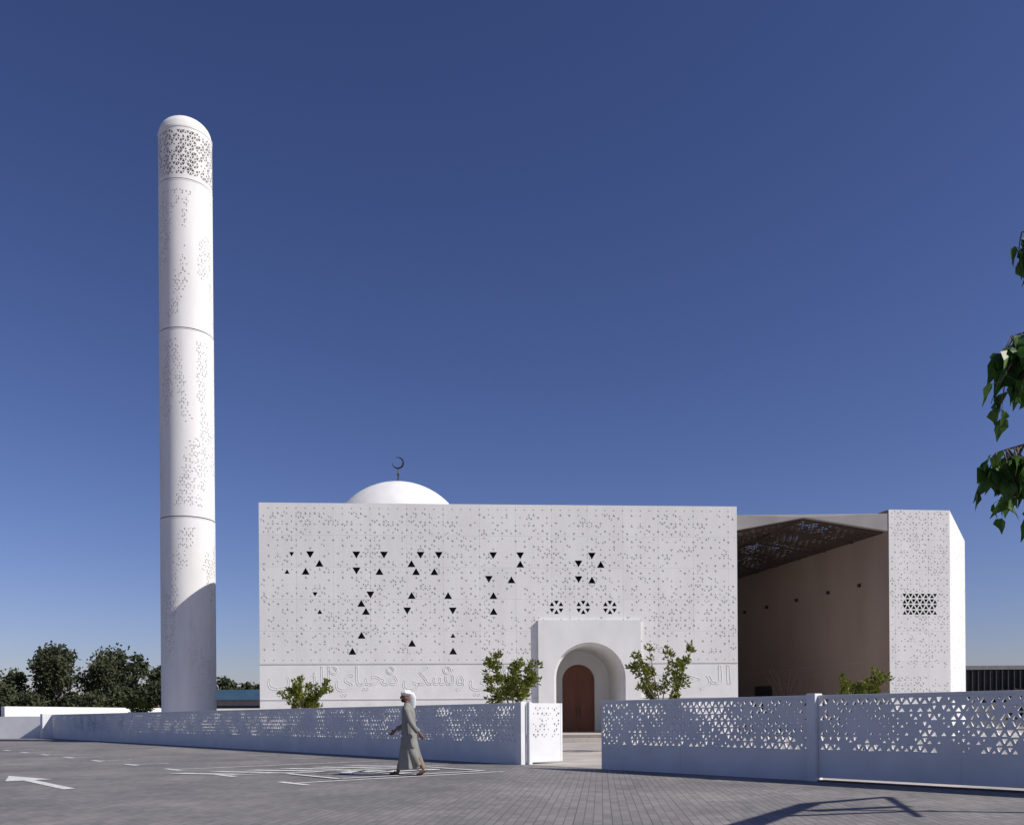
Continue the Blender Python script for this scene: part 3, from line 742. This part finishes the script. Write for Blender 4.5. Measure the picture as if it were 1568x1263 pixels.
mk("beard_and_eyes", V, F, M_beard, parent=man, smooth=True)
V, F = [], []
def sf(p, d): return p+d*.006*sin(9*math.atan2(d.y, d.x)+8*d.z)
ell(V, F, (-.062, 0, 1.695), (.112, .098, .075), fn=sf)
tube_geo([(-.155, 0, 1.69), (-.13, .075, 1.70), (-.05, .1, 1.70), (.03, .05, 1.69), (.045, 0, 1.685), (.03, -.05, 1.69), (-.05, -.1, 1.70), (-.13, -.075, 1.70), (-.155, 0, 1.69)], [.026]*9, 10, V, F)
tube_geo([(.02, 0, 1.70), (.055, .0, 1.60), (.06, 0, 1.50), (.085, 0, 1.38)], [(.07, .04), (.085, .035), (.08, .025), (.04, .015)], 14, V, F)
o = mk("headscarf", V, F, M_scarf, parent=man); md = o.modifiers.new("rm", 'REMESH'); md.mode = 'VOXEL'; md.voxel_size = .007; md.use_smooth_shade = True
def hand(name, wrist, d, thumb_side):
    V, F = [], []; d = Vector(d).normalized(); w_ = Vector(wrist)
    side = Vector((-.9, 0, .2)); side = (side-d*side.dot(d)).normalized(); nn = d.cross(side)
    tube_geo([w_-d*.05, w_, w_+d*.045, w_+d*.085], [(.026, .022), (.026, .018), (.038, .016), (.036, .013)], 10, V, F)
    for k, (l, o_) in enumerate(((.068, .028), (.078, .010), (.072, -.009), (.056, -.026))):
        b = w_+d*.078+side*o_; c = thumb_side
        tube_geo([b, b+d*l*.45+nn*c*.006, b+d*l*.75+nn*c*.018, b+d*l*.93+nn*c*.032], [.0095, .009, .008, .006], 8, V, F)
    b = w_+d*.02+side*.026
    tube_geo([b, b+d*.03+side*.022, b+d*.058+side*.028+nn*thumb_side*.008], [.013, .011, .008], 8, V, F)
    o = mk(name, V, F, M_skin, parent=man); md = o.modifiers.new("rm", 'REMESH'); md.mode = 'VOXEL'; md.voxel_size = .0035; md.use_smooth_shade = True
hand("hand_near", (.27, -.23, .875), (.5, .05, -.85), 1)
hand("hand_far", (-.355, .20, .93), (-.7, -.05, -.65), -1)
V, F = [], []
tube_geo([(-.2, .07, .32), (-.25, .07, .18), (-.27, .07, .075)], [.055, .042, .038], 12, V, F)
tube_geo([(-.25, .07, .055), (-.31, .07, .05), (-.38, .07, .05), (-.43, .07, .052)], [(.035, .035), (.032, .042), (.022, .045), (.012, .035)], 12, V, F)
tube_geo([(.2, -.07, .36), (.26, -.07, .23), (.31, -.07, .135)], [.055, .042, .036], 12, V, F)
tube_geo([(.33, -.07, .125), (.28, -.07, .085), (.22, -.07, .045), (.16, -.07, .03)], [(.034, .034), (.03, .042), (.022, .045), (.012, .035)], 12, V, F)
o = mk("feet_and_ankles", V, F, M_skin, parent=man); md = o.modifiers.new("rm", 'REMESH'); md.mode = 'VOXEL'; md.voxel_size = .006; md.use_smooth_shade = True
V, F = [], []
tube_geo([(-.21, .07, .015), (-.30, .07, .018), (-.38, .07, .022), (-.45, .07, .035)], [(.014, .042), (.014, .044), (.014, .052), (.01, .035)], 12, V, F)
tube_geo([(.375, -.07, .115), (.30, -.07, .055), (.23, -.07, .016), (.14, -.07, .012)], [(.014, .042), (.014, .044), (.014, .052), (.01, .035)], 12, V, F)
tube_geo([(-.35, .02, .03), (-.34, .04, .075), (-.34, .07, .085), (-.34, .10, .075), (-.35, .12, .03)], [.010]*5, 6, V, F)
tube_geo([(.22, -.12, .03), (.235, -.10, .075), (.24, -.07, .085), (.235, -.04, .075), (.22, -.02, .03)], [.010]*5, 6, V, F)
mk("sandals", V, F, M_sandal, parent=man, smooth=True)

# ------------------------------------------------------------------ light, sky, camera
SE = 40.0
hx, hy = .940, -.341
sd = Vector((hx*cos(radians(SE)), hy*cos(radians(SE)), sin(radians(SE))))
sun = bpy.data.lights.new("sun", 'SUN'); sun.energy = 4.8; sun.angle = radians(.5); sun.color = (1, .95, .87)
so = bpy.data.objects.new("sun", sun); COL.objects.link(so); so.rotation_euler = sd.to_track_quat('Z', 'Y').to_euler(); so.location = (30, -10, 40)
wld = bpy.data.worlds.new("World"); scene.world = wld; wld.use_nodes = True
nt = wld.node_tree; N = nt.nodes; L = nt.links
sk = N.new('ShaderNodeTexSky'); sk.sky_type = 'NISHITA'; sk.sun_disc = False; sk.sun_elevation = radians(SE); sk.sun_rotation = math.atan2(hx, hy)
sk.air_density = 1.0; sk.dust_density = .5; sk.ozone_density = 2.5
gm = N.new('ShaderNodeGamma'); gm.inputs['Gamma'].default_value = 1.27
L.new(sk.outputs[0], gm.inputs['Color'])
mx = N.new('ShaderNodeMix'); mx.data_type = 'RGBA'; mx.blend_type = 'MULTIPLY'; mx.inputs[0].default_value = 1.0
L.new(gm.outputs[0], mx.inputs[6]); mx.inputs[7].default_value = (.61, .545, .72, 1)
L.new(mx.outputs[2], N['Background'].inputs['Color']); N['Background'].inputs['Strength'].default_value = .075

cam = bpy.data.cameras.new("camera"); co = bpy.data.objects.new("camera", cam); COL.objects.link(co)
cam.sensor_width = 36; cam.lens = 36*1400/1568; cam.shift_y = .2969; cam.clip_end = 6000; cam.clip_start = .1
co.location = (0, 0, 1.2); co.rotation_euler = (pi/2, radians(.4), 0)
scene.camera = co
scene.view_settings.view_transform = 'Standard'; scene.view_settings.look = 'None'; scene.view_settings.exposure = 0
